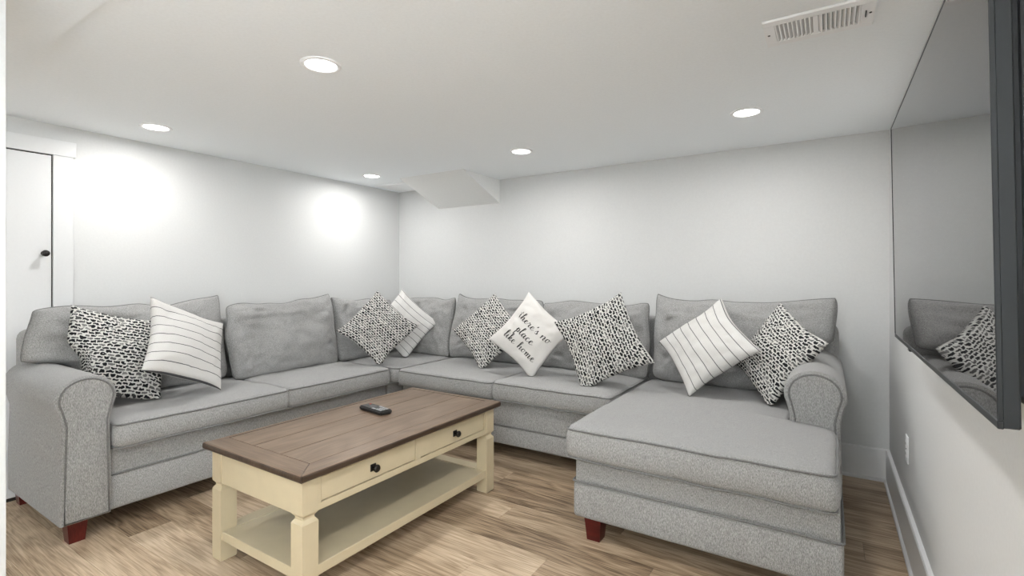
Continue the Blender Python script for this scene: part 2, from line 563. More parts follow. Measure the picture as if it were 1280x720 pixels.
# wall behind the viewer with an added window for fill near its right end
FX0, FX1, FZ0, FZ1 = -0.85, 0.12, 1.35, 1.95
wf = empty('wall_front', (-1.7, ROOM_F, 0), 'light grey wall behind the viewer', 'wall', kind='structure')
box('wall_piece', ROOM_L, FX0, ROOM_F - 0.1, ROOM_F, -0.06, CEIL + 0.1, 'wall', wf)
box('wall_piece', FX1, ROOM_R, ROOM_F - 0.1, ROOM_F, -0.06, CEIL + 0.1, 'wall', wf)
box('wall_piece', FX0, FX1, ROOM_F - 0.1, ROOM_F, -0.06, FZ0, 'wall', wf)
box('wall_piece', FX0, FX1, ROOM_F - 0.1, ROOM_F, FZ1, CEIL + 0.1, 'wall', wf)
w2 = empty('added_window_2', ((FX0 + FX1) / 2, ROOM_F, FZ0), 'added white-framed fill window, unseen, in the wall behind the viewer', 'window', kind='structure')
for (a, b_, c_, d_) in ((FX0, FX0 + 0.04, FZ0, FZ1), (FX1 - 0.04, FX1, FZ0, FZ1), (FX0 + 0.04, FX1 - 0.04, FZ0, FZ0 + 0.04), (FX0 + 0.04, FX1 - 0.04, FZ1 - 0.04, FZ1)):
    box('added_window_frame', a, b_, ROOM_F - 0.08, ROOM_F - 0.03, c_, d_, 'trim', w2)
box('added_window_pane', FX0 + 0.04, FX1 - 0.04, ROOM_F - 0.058, ROOM_F - 0.052, FZ0 + 0.04, FZ1 - 0.04, 'glass', w2)
# right wall, with one wide unseen window, added behind the viewer to let fill light in
WY0, WY1, WZ0, WZ1 = -1.50, -0.20, 0.40, 1.95
wr = empty('wall_right', (ROOM_R, 1.0, 0), 'light grey wall carrying the television', 'wall', kind='structure')
box('wall_piece', ROOM_R, ROOM_R + 0.1, ROOM_F - 0.1, WY0, -0.06, CEIL + 0.1, 'wall', wr)
box('wall_piece', ROOM_R, ROOM_R + 0.1, WY1, ROOM_B, -0.06, CEIL + 0.1, 'wall', wr)
box('wall_piece', ROOM_R, ROOM_R + 0.1, WY0, WY1, -0.06, WZ0, 'wall', wr)
box('wall_piece', ROOM_R, ROOM_R + 0.1, WY0, WY1, WZ1, CEIL + 0.1, 'wall', wr)
wn = empty('added_window_1', (ROOM_R, (WY0 + WY1) / 2, WZ0), 'added wide white-framed fill window, unseen, in the right wall behind the viewer', 'window', kind='structure')
fa, fb = ROOM_R + 0.03, ROOM_R + 0.08
for i in range(2):
    a = WY0 + (WY1 - WY0) * i / 2; b_ = WY0 + (WY1 - WY0) * (i + 1) / 2
    box('added_window_frame', fa, fb, a, a + 0.04, WZ0, WZ1, 'trim', wn)
    box('added_window_frame', fa, fb, b_ - 0.04, b_, WZ0, WZ1, 'trim', wn)
    box('added_window_frame', fa, fb, a + 0.04, b_ - 0.04, WZ0, WZ0 + 0.04, 'trim', wn)
    box('added_window_frame', fa, fb, a + 0.04, b_ - 0.04, WZ1 - 0.04, WZ1, 'trim', wn)
    box('added_window_pane', fa + 0.02, fa + 0.026, a + 0.04, b_ - 0.04, WZ0 + 0.04, WZ1 - 0.04, 'glass', wn)
ce = box('ceiling', ROOM_L, ROOM_R, ROOM_F, ROOM_B, CEIL, CEIL + 0.1, 'ceiling'); tag(ce, 'flat off-white ceiling with recessed lights', 'ceiling', kind='structure')
# shallow dropped strip of ceiling nearest the viewer
box('dropped_strip', ROOM_L, ROOM_R, ROOM_F, 0.62, CEIL - 0.010, CEIL + 0.0, 'ceiling', ce)
# wedge soffit against the back wall
sx0, sx1, sy0, sz = -3.165, -2.462, 3.125, 1.862
v = [(sx0, sy0, CEIL), (sx1, sy0, CEIL), (sx1, ROOM_B, CEIL), (sx0, ROOM_B, CEIL), (sx0, ROOM_B, sz), (sx1, ROOM_B, sz)]
link('soffit', v, [(0, 1, 2, 3), (0, 4, 5, 1), (1, 5, 2), (0, 3, 4), (2, 5, 4, 3)], 'soffit', ce)
# short partition end at the far left of the view
tag(box('wall_partition', -2.05, -1.90, 0.28, 0.400, 0.0, CEIL - 0.010, 'wall', None, 0.004, 2), 'end of a white partition at the left edge, nearest the viewer', 'wall', kind='structure')

def baseboard(name, axis, a0, a1, wallpos, sgn, label):
    # profile: 0.19 tall board with a bevelled top and a small shoe
    t = 0.018
    prof = [(0, 0), (sgn * (t + 0.011), 0), (sgn * (t + 0.010), 0.012), (sgn * t, 0.019), (sgn * t, 0.184), (sgn * (t - 0.004), 0.190), (0, 0.190)]
    prof = [(wallpos + p[0], p[1]) for p in prof]
    o = prism(name, prof, axis, a0, a1, 'trim', None, 0.0, False)
    return tag(o, label, 'baseboard', kind='structure')
baseboard('baseboard_back', 'x', ROOM_L, ROOM_R, ROOM_B, -1, 'tall white baseboard along the back wall')
baseboard('baseboard_right', 'y', ROOM_F, ROOM_B - 0.018, ROOM_R, -1, 'tall white baseboard under the television wall')
baseboard('baseboard_left', 'y', 1.06, ROOM_B - 0.018, ROOM_L, 1, 'tall white baseboard along the left wall')

# door on the left wall
d = empty('door_1', (ROOM_L, 0.62, 0), 'flat white door with small dark knob and wide white casing', 'door', kind='structure')
box('door_panel', ROOM_L + 0.001, ROOM_L + 0.012, 0.40, 0.957, 0.02, 1.886, 'trim', d, 0.0015, 1)
box('gap', ROOM_L + 0.0, ROOM_L + 0.003, 0.395, 0.964, 0.0, 1.893, 'shadowgap', d)
box('casing', ROOM_L + 0.0, ROOM_L + 0.020, 0.963, 1.052, 0.0, 1.892, 'trim', d, 0.0015, 1)
box('head_casing', ROOM_L + 0.0, ROOM_L + 0.024, 0.30, 1.064, 1.892, 1.977, 'trim', d, 0.0015, 1)
lathe('knob', [(0.006, 0.0), (0.014, 0.002), (0.014, 0.006), (0.006, 0.010), (0.006, 0.022), (0.014, 0.027), (0.018, 0.034), (0.017, 0.041), (0.010, 0.045), (0.002, 0.046)], (1, 0, 0), (ROOM_L + 0.012, 0.925, 1.335), 'bronze', d, 20)

# ------------------------------------------------------------------ recessed lights
def recessed(x, yv, label, visible=True):
    z = CEIL if yv > 0.62 else CEIL - 0.010
    t = empty('recessed_light', (x, yv, z), label, 'ceiling light', 'recessed ceiling lights')
    seg = 32
    # trim ring
    prof = [(0.080, 0.0), (0.080, -0.003), (0.076, -0.006), (0.064, -0.006), (0.060, -0.002), (0.060, 0.0)]
    verts, faces = [], []
    for r_, h in prof:
        for i in range(seg):
            a = 2 * math.pi * i / seg
            verts.append((r_ * math.cos(a), r_ * math.sin(a), h))
    for j in range(len(prof) - 1):
        for i in range(seg):
            k = (i + 1) % seg
            faces.append((j * seg + i, j * seg + k, (j + 1) * seg + k, (j + 1) * seg + i))
    link('trim_ring', verts, faces, 'white', t, True)
    verts = [(0.0601 * math.cos(2 * math.pi * i / seg), 0.0601 * math.sin(2 * math.pi * i / seg), -0.003) for i in range(seg)]
    verts += [(p[0] * 0.5, p[1] * 0.5, -0.0045) for p in verts[:seg]]
    faces = [(i, seg + i, seg + (i + 1) % seg, (i + 1) % seg) for i in range(seg)] + [tuple(range(2 * seg - 1, seg - 1, -1))]
    link('lens', verts, faces, 'lens', t, True)
    l = bpy.data.lights.new('lamp', 'AREA')
    l.shape = 'DISK'; l.size = 0.11
    l.energy = LAMP_W; l.color = LAMP_COL; l.spread = math.radians(178)
    lo = bpy.data.objects.new('lamp', l)
    lo.location = (0, 0, -0.012); lo.parent = t
    COL.objects.link(lo)
    return t
recessed(-1.745, 1.285, 'round recessed ceiling light above the coffee table, nearest and largest')
recessed(-3.270, 1.305, 'round recessed ceiling light near the white door')
recessed(-3.285, 2.920, 'round recessed ceiling light in the far left corner')
recessed(-1.780, 2.905, 'round recessed ceiling light just right of the wedge soffit')
recessed(-0.364, 2.855, 'round recessed ceiling light at right, over the chaise')
recessed(-0.364, 1.285, 'round recessed ceiling light out of frame before the television')
recessed(-1.745, -0.35, 'added round recessed ceiling light for fill, unseen behind the viewer at left')  # added lamp out of view, fills the surfaces facing the viewer
recessed(-0.364, -0.35, 'added round recessed ceiling light for fill, unseen behind the viewer at right')  # second added fill lamp, also out of view

# ceiling access panel in the corner
ap = empty('access_panel', (-3.40, 3.43, CEIL), 'square white access panel on ceiling beside the wedge soffit', 'panel')
box('panel_frame', -3.61, -3.20, 3.24, 3.62, CEIL - 0.006, CEIL + 0.0, 'white', ap, 0.002, 1)
box('panel_door', -3.585, -3.225, 3.265, 3.595, CEIL - 0.010, CEIL - 0.006, 'white', ap, 0.001, 1)

# ------------------------------------------------------------------ ceiling vent
vt = empty('ceiling_vent', (-0.033, 1.978, CEIL), 'white slatted air register in the ceiling', 'vent')
vx0, vx1, vy0, vy1 = -0.192, 0.126, 1.876, 2.080
z0, z1 = CEIL - 0.009, CEIL
box('backing', vx0 + 0.02, vx1 - 0.02, vy0 + 0.02, vy1 - 0.02, CEIL - 0.0012, CEIL - 0.0002, 'duct', vt)
sl0, sl1 = vy0 + 0.034, vy1 - 0.034
gx = [(vx0 + 0.034, vx0 + 0.147), (vx0 + 0.162, vx1 - 0.038)]
box('frame_rail', vx0, vx1, vy0, sl0, z0, z1, 'white', vt, 0.002, 1)
box('frame_rail', vx0, vx1, sl1, vy1, z0, z1, 'white', vt, 0.002, 1)
box('frame_rail', vx0, gx[0][0], sl0, sl1, z0, z1, 'white', vt, 0.0, 1)
box('frame_rail', gx[0][1], gx[1][0], sl0, sl1, z0, z1, 'white', vt, 0.0, 1)
box('frame_rail', gx[1][1], vx1, sl0, sl1, z0, z1, 'white', vt, 0.0, 1)
for g, (a, b_) in enumerate(gx):
    n = 9
    for i in range(n):
        xc = a + (b_ - a) * (i + 0.5) / n
        t = 0.0021; s = -0.0035 if g == 0 else 0.0035
        v = [(xc - t + s, sl0, z0), (xc + t + s, sl0, z0), (xc + t - s, sl0, z1 - .001), (xc - t - s, sl0, z1 - .001)]
        v = v + [(p[0], sl1, p[2]) for p in v]
        o = wloc(vt)
        link('slat', [Vector(p) - o for p in v], [(0, 3, 2, 1), (4, 5, 6, 7), (0, 1, 5, 4), (1, 2, 6, 5), (2, 3, 7, 6), (3, 0, 4, 7)], 'white', vt)
for xs in (vx0 + 0.013, vx1 - 0.012):
    lathe('screw', [(0.0042, 0), (0.0042, 0.0012), (0.002, 0.002)], (0, 0, -1), (xs, (vy0 + vy1) / 2, z0), 'dark', vt, 10)
box('lever', vx1 - 0.0265, vx1 - 0.0225, 1.955, 1.996, z0 - 0.005, z0, 'dark', vt, 0.001, 1)

# ------------------------------------------------------------------ sectional sofa
def leg(x, yv, parent, s=1.0):
    o = wloc(parent)
    a, b_ = 0.040 * s, 0.029 * s
    v = [(-b_, -b_, 0), (b_, -b_, 0), (b_, b_, 0), (-b_, b_, 0), (-a, -a, 0.125), (a, -a, 0.125), (a, a, 0.125), (-a, a, 0.125)]
    return link('leg', v, box_vf(0, 1, 0, 1, 0, 1)[1], 'leg', parent, False, None, Vector((x, yv, 0)) - o)

def back_cushion(parent, width, height, thick, center, facing, lean, seed, ear=None, tips=(0, 0)):
    """facing 'x' (looks to +x) or 'y' (looks to -y); width axis is +y or +x; ear: (side, reach, bottom height)"""
    def warp(x, y, z, u, v):
        # rounded corners, then raised corner tips
        rr = (abs(u) ** 7) * (abs(v) ** 7)
        x *= 1 - 0.045 * rr; y *= 1 - 0.07 * rr
        y += 0.012 * nz(x, v, 0.0, 6, seed + 11) * max(0, v)
        x += 0.012 * nz(u, y, 0.0, 6, seed + 13) * abs(u)
        y += max(0, u) ** 3 * max(0, v) ** 3 * tips[1] * 0.8 + max(0, -u) ** 3 * max(0, v) ** 3 * tips[0] * 0.8
        if ear:
            sd, reach, hz, taper = ear
            a = max(0.0, u * sd)
            t = min(1.0, max(0.0, (y - hz) / 0.05)); t = t * t * (3 - 2 * t)
            x += sd * reach * (a ** 2) * t * (1 - taper * max(0.0, min(1.0, (y - hz) / (height / 2 - hz))))
        return x, y, z
    f = pillow_map(width, height, thick * 1.12, 0.015, 0.36, seed, 0.030, warp)
    cl, sl = math.cos(lean), math.sin(lean)
    c = Vector(center)
    def tw(x, y, z):
        up, out = y * cl - z * sl * -1 * 0, 0
        # local: x along width, y up, z out
        U = y * cl + z * sl
        O = -y * sl + z * cl
        if facing == 'x':
            w = Vector((c.x + O, c.y + x, c.z + U))
        elif facing == 'y':
            w = Vector((c.x + x, c.y - O, c.z + U))
        else:
            fx, fy = facing
            w = Vector((c.x + O * fx - x * fy, c.y + O * fy + x * fx, c.z + U))
        if w.z < 0.512: w.z = 0.512 + (w.z - 0.512) * 0.1
        return w
    # width axis so that normal faces out
    return pillow('back_cushion', f, tw, 'sofa', parent, 36, None, 0.0040)

def arm_profile(c, half, ztop, flip=1):
    """CCW scroll-arm profile (across, z) centred on c"""
    pts = []
    hw = half
    R = hw + 0.022
    zc = ztop - R * 0.92
    pts.append((c - hw, 0.10)); pts.append((c + hw, 0.10))
    pts.append((c + hw + 0.002, 0.30)); pts.append((c + hw - 0.004, zc - 0.115)); pts.append((c + hw + 0.002, zc - 0.085))
    for i in range(0, 19):
        a = math.radians(-24 + i * (228 / 18))
        pts.append((c + R * math.cos(a), zc + R * 0.92 * math.sin(a)))
    pts.append((c - hw - 0.002, zc - 0.085)); pts.append((c - hw + 0.004, zc - 0.115)); pts.append((c - hw - 0.002, 0.30))
    return pts

def inset_profile(prof, d):
    n = len(prof); R = []
    for i in range(n):
        p0, p1 = prof[i - 1], prof[(i + 1) % n]
        t = Vector((p1[0] - p0[0], p1[1] - p0[1])); q = Vector((t.y, -t.x)).normalized()
        R.append((prof[i][0] - q.x * d, prof[i][1] - q.y * d))
    return R

# ---- left section with scroll arm
sl = empty('sofa_section', (-3.25, 1.72, 0), 'grey sofa section along the left wall, with the scroll arm nearest the door', 'sofa', 'sectional sofa')
BX = -2.862
box('base', -3.66, BX + 0.006, 0.790, 2.688, 0.098, 0.268, 'sofa', sl, 0.018, 3)
box('front_rail', -3.60, BX, 0.930, 2.686, 0.255, 0.388, 'sofa', sl, 0.012, 3)
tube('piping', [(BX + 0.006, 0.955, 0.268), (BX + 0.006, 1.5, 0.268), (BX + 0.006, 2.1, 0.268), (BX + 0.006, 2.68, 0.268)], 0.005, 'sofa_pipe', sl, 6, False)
box('back_frame', -3.675, -3.50, 0.80, 2.688, 0.10, 0.925, 'sofa', sl, 0.05, 4)
ap_ = arm_profile(0.858, 0.092, 0.758)
arm = prism('arm', ap_, 'x', -3.62, -2.832, 'sofa', sl, 0.014)
ip = inset_profile(ap_, 0.016)
prism('front_panel', ip, 'x', -2.850, -2.828, 'sofa', arm, 0.006)
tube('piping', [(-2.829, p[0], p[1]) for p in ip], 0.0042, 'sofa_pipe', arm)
seat_cushion('seat_cushion', [(-3.48, 0.962), (-2.80, 0.962), (-2.80, 1.836), (-3.48, 1.836)], 0.390, 0.122, sl, 0.018, 1.3)
seat_cushion('seat_cushion', [(-3.48, 1.841), (-2.80, 1.841), (-2.80, 2.672), (-3.48, 2.672)], 0.390, 0.122, sl, 0.018, 4.1)
back_cushion(sl, 0.80, 0.53, 0.19, (-3.43, 1.36, 0.780), 'x', math.radians(9), 2.2, (-1, 0.195, -0.05, 0.30), (0.0, 0.07))
back_cushion(sl, 0.85, 0.52, 0.20, (-3.37, 2.18, 0.770), 'x', math.radians(11), 7.7, None, (0.0, 0.08))
leg(-2.905, 0.835, sl); leg(-3.62, 0.835, sl); leg(-2.92, 2.64, sl); leg(-3.62, 2.64, sl)

# ---- corner section
sc = empty('sofa_corner_section', (-3.20, 3.16, 0), 'grey square corner section joining the two sofa runs', 'sofa', 'sectional sofa')
box('base', -3.66, -2.862, 2.700, 3.61, 0.098, 0.388, 'sofa', sc, 0.018, 3)
box('back_frame', -3.675, -3.50, 2.694, 3.62, 0.10, 0.925, 'sofa', sc, 0.05, 4)
box('back_frame', -3.50, -2.742, 3.45, 3.62, 0.10, 0.925, 'sofa', sc, 0.05, 4)
seat_cushion('seat_cushion', [(-3.48, 2.700), (-2.80, 2.700), (-2.757, 2.745), (-2.757, 3.44), (-3.48, 3.44)], 0.390, 0.122, sc, 0.012, 8.8, 0.02)
back_cushion(sc, 0.64, 0.50, 0.19, (-3.38, 2.935, 0.765), 'x', math.radians(10), 3.9, None, (0.06, 0.0))
back_cushion(sc, 0.56, 0.50, 0.18, (-3.03, 3.345, 0.765), 'y', math.radians(9), 5.5, None, (0.0, 0.03))
leg(-3.60, 3.55, sc); leg(-2.80, 3.55, sc); leg(-2.83, 2.80, sc)

# ---- armless section along the back wall
sa = empty('sofa_armless_section', (-1.88, 3.16, 0), 'grey armless sofa section along the back wall with two seats', 'sofa', 'sectional sofa')
BY = 2.732
box('base', -2.735, -1.012, BY - 0.006, 3.61, 0.098, 0.222, 'sofa', sa, 0.016, 3)
box('front_rail', -2.733, -1.014, BY, 3.55, 0.210, 0.388, 'sofa', sa, 0.012, 3)
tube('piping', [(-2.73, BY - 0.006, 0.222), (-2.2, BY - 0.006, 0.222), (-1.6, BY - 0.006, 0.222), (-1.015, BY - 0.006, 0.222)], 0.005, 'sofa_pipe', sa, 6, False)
box('back_frame', -2.735, -1.012, 3.45, 3.62, 0.10, 0.925, 'sofa', sa, 0.05, 4)
seat_cushion('seat_cushion', [(-2.728, 2.68), (-1.880, 2.68), (-1.880, 3.43), (-2.728, 3.43)], 0.390, 0.118, sa, 0.018, 6.1)
seat_cushion('seat_cushion', [(-1.868, 2.68), (-1.052, 2.68), (-1.052, 3.43), (-1.868, 3.43)], 0.390, 0.124, sa, 0.018, 9.4)
back_cushion(sa, 0.88, 0.51, 0.20, (-2.30, 3.345, 0.770), 'y', math.radians(10), 11.5, None, (0.06, 0.0))
back_cushion(sa, 0.83, 0.51, 0.20, (-1.445, 3.345, 0.765), 'y', math.radians(10), 12.9, None, (0.0, 0.03))
leg(-2.68, 2.80, sa); leg(-2.68, 3.55, sa); leg(-1.07, 3.55, sa); leg(-1.07, 2.80, sa)

# ---- chaise section
sh = empty('sofa_chaise_section', (-0.48, 2.85, 0), 'grey chaise section with a long seat and right scroll arm', 'sofa', 'sectional sofa')
CY = 2.088
box('base', -0.998, 0.046, CY - 0.004, 3.61, 0.098, 0.265, 'sofa', sh, 0.018, 3)
box('front_rail', -0.990, 0.036, CY + 0.006, 3.60, 0.250, 0.368, 'sofa', sh, 0.012, 3)
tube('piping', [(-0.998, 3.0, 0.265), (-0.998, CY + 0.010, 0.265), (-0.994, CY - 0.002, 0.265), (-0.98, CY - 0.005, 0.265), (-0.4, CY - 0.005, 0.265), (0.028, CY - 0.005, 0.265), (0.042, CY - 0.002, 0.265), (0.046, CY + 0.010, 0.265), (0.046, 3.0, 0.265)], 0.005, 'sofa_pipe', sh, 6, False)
box('back_frame', -1.004, 0.050, 3.45, 3.62, 0.10, 0.925, 'sofa', sh, 0.05, 4)
pr = arm_profile(-0.055, 0.104, 0.775)
arm2 = prism('arm', pr, 'y', 2.665, 3.58, 'sofa', sh, 0.016)
ip = inset_profile(pr, 0.022)
prism('front_panel', ip, 'y', 2.661, 2.685, 'sofa', arm2, 0.006)
tube('piping', [(p[0], 2.662, p[1]) for p in ip], 0.0045, 'sofa_pipe', arm2)
seat_cushion('seat_cushion', [(-1.022, 2.070), (0.022, 2.070), (0.028, 2.655), (-0.165, 2.662), (-0.170, 3.43), (-1.022, 3.43)], 0.362, 0.146, sh, 0.022, 14.2, 0.035, 0.014)
back_cushion(sh, 0.80, 0.54, 0.21, (-0.60, 3.335, 0.785), 'y', math.radians(11), 17.3, (1, 0.22, 0.0, -0.12), (0.07, 0.06))
leg(-0.905, 2.135, sh, 1.05); leg(-0.02, 2.135, sh, 1.05); leg(-0.93, 3.55, sh); leg(0.0, 3.55, sh)

# ------------------------------------------------------------------ throw pillows
def throw(name, S, c, u, n, mat, label, group, seed, thick=0.13, clampf=None, ex=0.42):
    c = Vector(c); u = Vector(u).normalized(); n = Vector(n).normalized()
    v = n.cross(u).normalized()
    f = pillow_map(S * 1.05, S * 1.05, thick * 1.15, 0.10, ex, seed, 0.014)
    def tw(x, y, z):
        w = c + u * x + v * y + n * z
        if w.z < 0.537: w.z = 0.537 + (w.z - 0.537) * 0.12
        if clampf: w = clampf(w)
        return w
    base = Vector((c.x, c.y, 0.535))
    ob = pillow(name, f, tw, mat, None, 30, base)
    tag(ob, label, 'pillow', group)
    return ob, f, tw

def p1clamp(w):
    lim = 0.975
    if w.y < lim:
        t = min(1.0, max(0.0, (0.90 - w.z) / 0.14)); t = t * t * (3 - 2 * t)
        w.y += (lim - w.y) * 0.95 * t
    return w
GT, GS = 'black and white tweed throw pillows', 'white pinstriped throw pillows'
throw('tweed_pillow', 0.455, [-3.235, 1.105, 0.780], [0.21, 0.95, -0.23], [0.92, -0.12, 0.36], 'tweed', 'black and white tweed pillow leaning on the left scroll arm', GT, 1.0, 0.15, p1clamp)
throw('striped_pillow', 0.435, [-3.085, 1.385, 0.817], [-0.117, 0.909, -0.4], [0.853, 0.298, 0.428], 'striped', 'white pinstriped pillow beside the left scroll arm, larger and upright', GS, 2.0)
throw('tweed_pillow', 0.425, [-2.999, 2.732, 0.80], [0.673, 0.379, -0.635], [0.679, -0.657, 0.327], 'tweed', 'black and white tweed pillow in the corner, before a striped pillow', GT, 3.0, 0.12)
throw('striped_pillow', 0.43, [-3.094, 3.105, 0.795], [0.701, 0.339, -0.627], [0.625, -0.715, 0.312], 'striped', 'white pinstriped pillow in the corner, half hidden behind a tweed pillow', GS, 4.0, 0.12)
throw('tweed_pillow', 0.425, [-2.188, 3.088, 0.789], [0.756, -0.146, -0.638], [0.152, -0.909, 0.388], 'tweed', 'black and white tweed pillow tucked behind the lettered pillow on its left', GT, 5.0, 0.12)
SP = throw('lettered_pillow', 0.42, [-1.745, 2.965, 0.80], [0.799, 0.006, -0.601], [0.197, -0.948, 0.252], 'cotton', "cream pillow with black script reading there's no place like home", None, 6.0, 0.12)
throw('tweed_pillow', 0.46, [-1.20, 2.92, 0.797], [0.485, -0.171, -0.858], [0.167, -0.945, 0.282], 'tweed', 'large black and white tweed pillow between the lettered pillow and the chaise', GT, 7.0, 0.14)
throw('striped_pillow', 0.44, [-0.609, 3.05, 0.80], [0.539, -0.623, -0.566], [-0.313, -0.773, 0.552], 'striped', 'white pinstriped pillow standing on the chaise', GS, 8.0)
throw('tweed_pillow', 0.43, [-0.25, 3.08, 0.785], [0.521, -0.754, -0.399], [-0.621, -0.656, 0.429], 'tweed', 'black and white tweed pillow leaning on the right scroll arm of the chaise', GT, 9.0)

# ---- script lettering on the cream pillow
GL = {
 't': (0.80, [[(.38, 1.85), (.27, .9), (.25, .2), (.45, 0), (.80, .35)], [(-.12, 1.28), (.3, 1.36), (.75, 1.46)]]),
 'h': (1.15, [[(0, .35), (.35, 1.2), (.58, 1.85), (.42, 2.08), (.28, 1.7), (.2, .8), (.18, 0)], [(.18, .2), (.45, .88), (.68, .95), (.76, .6), (.72, .15), (.9, 0), (1.15, .35)]]),
 'e': (0.90, [[(0, .35), (.4, .55), (.6, .85), (.42, 1.0), (.2, .7), (.22, .15), (.5, 0), (.9, .35)]]),
 'r': (0.95, [[(0, .35), (.2, 1.08), (.32, .9), (.58, .92), (.5, .3), (.65, 0), (.95, .35)]]),
 "'": (0.38, [[(.16, 1.9), (.12, 1.7), (.04, 1.5)]]),
 's': (0.85, [[(0, .35), (.35, 1.05), (.42, .75), (.58, .35), (.45, .02), (.1, .1)], [(.45, .02), (.65, .1), (.85, .35)]]),
 'n': (1.28, [[(0, .55), (.14, .98), (.2, .6), (.18, 0)], [(.18, .30), (.5, .92), (.76, .97), (.86, .6), (.82, .15), (1.0, 0), (1.28, .35)]]),
 'o': (1.00, [[(.55, .95), (.22, .85), (.1, .35), (.35, 0), (.65, .3), (.62, .8), (.45, .98), (.7, .8), (1.0, .85)]]),
 'p': (0.95, [[(0, .35), (.22, 1.05), (.18, .3), (.14, -.9)], [(.15, .3), (.42, .95), (.68, .8), (.62, .3), (.4, .02), (.25, .1)], [(.4, .02), (.65, .08), (.95, .35)]]),
 'l': (0.70, [[(0, .35), (.35, 1.15), (.54, 1.8), (.40, 2.08), (.26, 1.6), (.24, .3), (.42, 0), (.70, .35)]]),
 'a': (1.05, [[(.66, .82), (.4, 1.0), (.12, .6), (.25, .02), (.5, .2), (.68, .95), (.65, .25), (.8, 0), (1.05, .35)]]),
 'c': (0.85, [[(.62, .8), (.45, 1.0), (.15, .6), (.25, .1), (.5, 0), (.85, .35)]]),
 'i': (0.65, [[(0, .35), (.2, 1.0), (.2, .25), (.38, 0), (.65, .35)], [(.20, 1.48), (.27, 1.42)]]),
 'k': (0.95, [[(0, .35), (.35, 1.2), (.56, 1.85), (.41, 2.08), (.27, 1.7), (.2, .8), (.18, 0)], [(.2, .4), (.48, .95), (.66, .88), (.55, .58), (.3, .5), (.5, .25), (.68, .02), (.95, .35)]]),
 'm': (1.50, [[(0, .5), (.15, .95), (.2, .6), (.18, 0)], [(.18, .25), (.4, .88), (.58, .92), (.62, .5), (.58, 0)], [(.58, .25), (.82, .88), (1.02, .95), (1.1, .6), (1.06, .15), (1.22, 0), (1.5, .35)]]),
 ' ': (0.75, []),
}
def catmull(pts, k=7):
    P = [Vector(p) for p in pts]
    P = [P[0] * 2 - P[1]] + P + [P[-1] * 2 - P[-2]]
    out = []
    for i in range(1, len(P) - 2):
        for j in range(k):
            t = j / k
            p0, p1, p2, p3 = P[i - 1:i + 3]
            out.append(0.5 * ((2 * p1) + (-p0 + p2) * t + (2 * p0 - 5 * p1 + 4 * p2 - p3) * t * t + (-p0 + 3 * p1 - 3 * p2 + p3) * t ** 3))
    out.append(P[-2])
    return out
pob, pf, ptw = SP
lv, lf = [], []
S6 = 0.42
def on_pillow(a, b_):
    """a, b in [0,1] from the top-left corner; returns a point just above the cloth"""
    u, v_ = (a * 2 - 1), 1 - b_ * 2
    e = 0.01
    p = ptw(*pf(u, v_, 1)); pu = ptw(*pf(u + e, v_, 1)); pv = ptw(*pf(u, v_ + e, 1))
    nn = (pu - p).cross(pv - p).normalized()
    return p + nn * 0.0016
for text, a0, a1, bl in (("there's no", 0.15, 0.90, 0.405), ('place', 0.29, 0.69, 0.595), ('like home', 0.16, 0.875, 0.785)):
    total = sum(GL[ch][0] for ch in text)
    ux = (a1 - a0) / total
    uy = 0.068
    cur = 0.0
    for ch in text:
        adv, strokes = GL[ch]
        for st in strokes:
            P = catmull(st)
            base_i = len(lv)
            for i, p in enumerate(P):
                t = P[min(i + 1, len(P) - 1)] - P[max(i - 1, 0)]
                if t.length < 1e-6: t = Vector((1, 0))
                t.normalize()
                w = 0.042 + 0.072 * max(0.0, -t.y) ** 1.5      # thick on the way down
                q = Vector((-t.y, t.x)) * w
                for sgn in (1, -1):
                    x_ = p.x + sgn * q.x; y_ = p.y + sgn * q.y
                    xx = cur + x_ + 0.18 * y_ * 0.6
                    lv.append(on_pillow(a0 + xx * ux, bl - y_ * uy) - pob.location)
            for i in range(len(P) - 1):
                b0 = base_i + 2 * i
                lf.append((b0, b0 + 1, b0 + 3, b0 + 2))
        cur += adv
let = link('lettering', lv, lf, 'ink', pob, False)
let['label'] = "black script lettering: there's no place like home"

# ------------------------------------------------------------------ coffee table
tb = empty('coffee_table', (-1.91, 1.705, 0), 'cream coffee table with walnut plank top, two drawers and lower shelf', 'table')
TX0, TX1, TY0, TY1, TZ = -2.252, -1.568, 1.072, 2.340, 0.498
TH = 0.030
# border with mitred corners, planks inside
bw_end, bw_side = 0.095, 0.030
def top_piece(name, quad, mat, z0=TZ - TH, z1=TZ, outer=None):
    o = wloc(tb)
    g = 0.0008
    cx_ = sum(p[0] for p in quad) / 4; cy_ = sum(p[1] for p in quad) / 4
    bm = bmesh.new()
    vb = [bm.verts.new((p[0] - o.x, p[1] - o.y, z0)) for p in quad]
    vt_ = [bm.verts.new((p[0] - o.x, p[1] - o.y, z1)) for p in quad]
    bm.faces.new(vb[::-1]); bm.faces.new(vt_)
    for i in range(4):
        k = (i + 1) % 4
        bm.faces.new((vb[i], vb[k], vt_[k], vt_[i]))
    bm.edges.ensure_lookup_table()
    if outer is not None:
        i, k = outer, (outer + 1) % 4
        es = [e for e in bm.edges if set(e.verts) in ({vt_[i], vt_[k]}, {vb[i], vb[k]})]
        bmesh.ops.bevel(bm, geom=es, offset=0.011, segments=4, affect='EDGES', profile=0.5)
    me = bpy.data.meshes.new(name); bm.normal_update(); bm.to_mesh(me); bm.free()
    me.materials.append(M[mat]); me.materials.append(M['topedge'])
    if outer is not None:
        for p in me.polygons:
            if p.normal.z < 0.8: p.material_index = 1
    ob = bpy.data.objects.new(name, me); COL.objects.link(ob); ob.parent = tb
    return ob
ix0, ix1, iy0, iy1 = TX0 + bw_side, TX1 - 0.085, TY0 + bw_end, TY1 - bw_end + 0.055
ix0 = TX0 + 0.034
